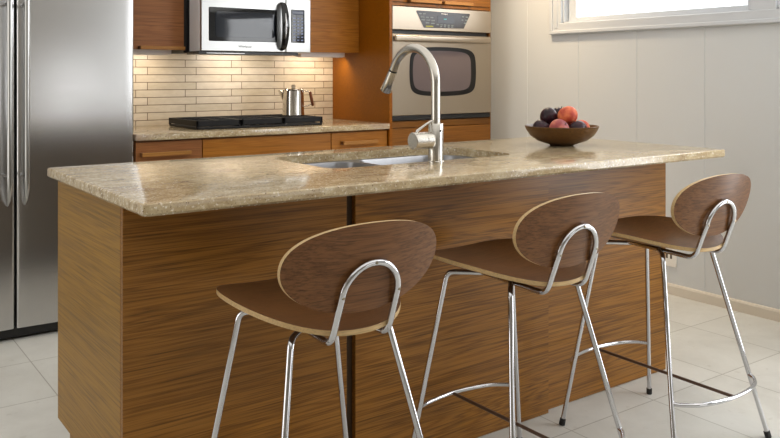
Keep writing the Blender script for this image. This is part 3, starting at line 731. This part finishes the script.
# horizontal handle: full-width bar with rounded ends
hbm = bmesh.new(); box(hbm, VX0+.000, VX1-.026, VY-.030, VY-.012, 1.409, 1.446, .008, 4)
hh = obj('handle', hbm, STEEL_W, odr, 50, vo)
for x in (VX0+.012, VX1-.040): obj('handle_post', B(x, x+.02, VY-.016, VY+.002, 1.416, 1.439, .003), STEEL_W, hh, 30, vo)
def barrel(x0, x1, z0, z1, bow, r, ins=0, n=40):
    out = []; cx_, cz_ = (x0+x1)/2, (z0+z1)/2; a, b = (x1-x0)/2-ins, (z1-z0)/2-ins
    for k in range(96):
        t = 2*PI*k/96; c, s = math.cos(t), math.sin(t); m_ = 7.0; rr = (abs(c)**m_+abs(s)**m_)**(-1/m_); x, z = rr*c, rr*s
        out.append((cx_+x*a*(1-bow*.6*z*z), cz_+z*b*(1-bow*x*x)))
    return out
wn = obj('window_frame', rotx90(slab(lambda i: barrel(2.380, 2.920, 1.072, 1.380, .09, .03, i), 0, .004, .002), VY+.001), plain('oven_window_frame', hexc(22, 19, 18), .4, spec=.25), odr, 30, vo)
obj('window_glass', rotx90(slab(lambda i: barrel(2.404, 2.876, 1.100, 1.356, .08, .03, i), 0, .001, .0005), VY-.0028), OVENGLASS, wn, 30, vo)

# wall outlet
ot = thing('wall_outlet', (X_W, .915, .21), 'white outlet cover on the right wall, low behind the far stool', 'outlet'); off = (-X_W, -.915, -.21)
pt = obj('plate', B(X_W-.007, X_W, .875, .955, .152, .268, .002), WHITE, ot, 0, off)
for yq in (.935, .908): obj('slot', B(X_W-.0082, X_W-.006, yq-.006, yq+.006, .195, .245), plain('slot_dark', hexc(90, 76, 60), .6) if 'slot_dark' not in bpy.data.materials else bpy.data.materials['slot_dark'], pt, 0, off)

# ------------------------------------------------------------------ light
def area(name, loc, rot, sx, sy, power, col=(1, 1, 1), spread=None):
    l = bpy.data.lights.new(name, 'AREA'); l.shape = 'RECTANGLE'; l.size = sx; l.size_y = sy; l.energy = power; l.color = col
    if spread: l.spread = spread
    o = bpy.data.objects.new(name, l); o.location = loc; o.rotation_euler = rot; COL.objects.link(o); return o
area('window_daylight', (X_W+.16, 1.07, 1.84), (0, PI/2, 0), .62, 1.26, 8, (.95, .97, 1.0))
area('second_window_daylight', (X_W+.16, -.40, 1.84), (0, PI/2, 0), .62, 1.43, 12, (.97, .98, 1.0))
area('side_fill_light', (X_W-.03, -1.45, 1.15), (0, PI/2, 0), 1.9, 1.2, 46, (.96, .98, 1.0))  # added side light to brighten the island front's right end; no door here
area('front_window_daylight', (2.35, Y_F+.05, 1.0), (PI/2, 0, 0), 1.7, .75, 9.5, (.95, .97, 1.0))
area('left_fill_light', (X_L+.05, 1.35, 1.2), (0, -PI/2, 0), 1.9, 2.4, 36, (1, .98, .95))  # added fill for the island's left side; the wall has no opening
area('ceiling_bounce', (.6, -.2, H-.02), (0, 0, 0), 5.0, 5.2, 55, (1, 1, 1))  # large soft lamp added to simulate light bounced off the ceiling
area('left_light_bar', (.91, 2.62, 1.31), (.5, 0, 0), .28, .04, 1.0, (1, .87, .70))
area('right_light_bar', (2.045, 2.62, 1.31), (.5, 0, 0), .30, .04, 1.25, (1, .85, .66))
area('cooktop_light', (1.5, 2.60, 1.315), (.5, 0, 0), .3, .05, 1.3, (1, .89, .75))
area('corner_downlight', (2.78, 1.80, H-.03), (0, 0, 0), .14, .14, 11, (1, .78, .50), 2.0)
W = bpy.data.worlds.new('World'); S.world = W; W.use_nodes = True
bg = W.node_tree.nodes['Background']; bg.inputs['Color'].default_value = (.92, .96, 1, 1); bg.inputs['Strength'].default_value = 2.0

# ------------------------------------------------------------------ camera
cam = bpy.data.cameras.new('Camera'); co_ = bpy.data.objects.new('Camera', cam); COL.objects.link(co_)
co_.location = (-.627, -1.832, 1.21); co_.rotation_euler = (PI/2, 0, -math.radians(90-54.2506))
cam.sensor_width = 36; cam.lens = 816.65/780*36; cam.shift_x = 0; cam.shift_y = -(219-74.12)/780
cam.clip_start = .05
S.camera = co_
S.view_settings.view_transform = 'Standard'; S.view_settings.look = 'None'; S.view_settings.exposure = 0.0
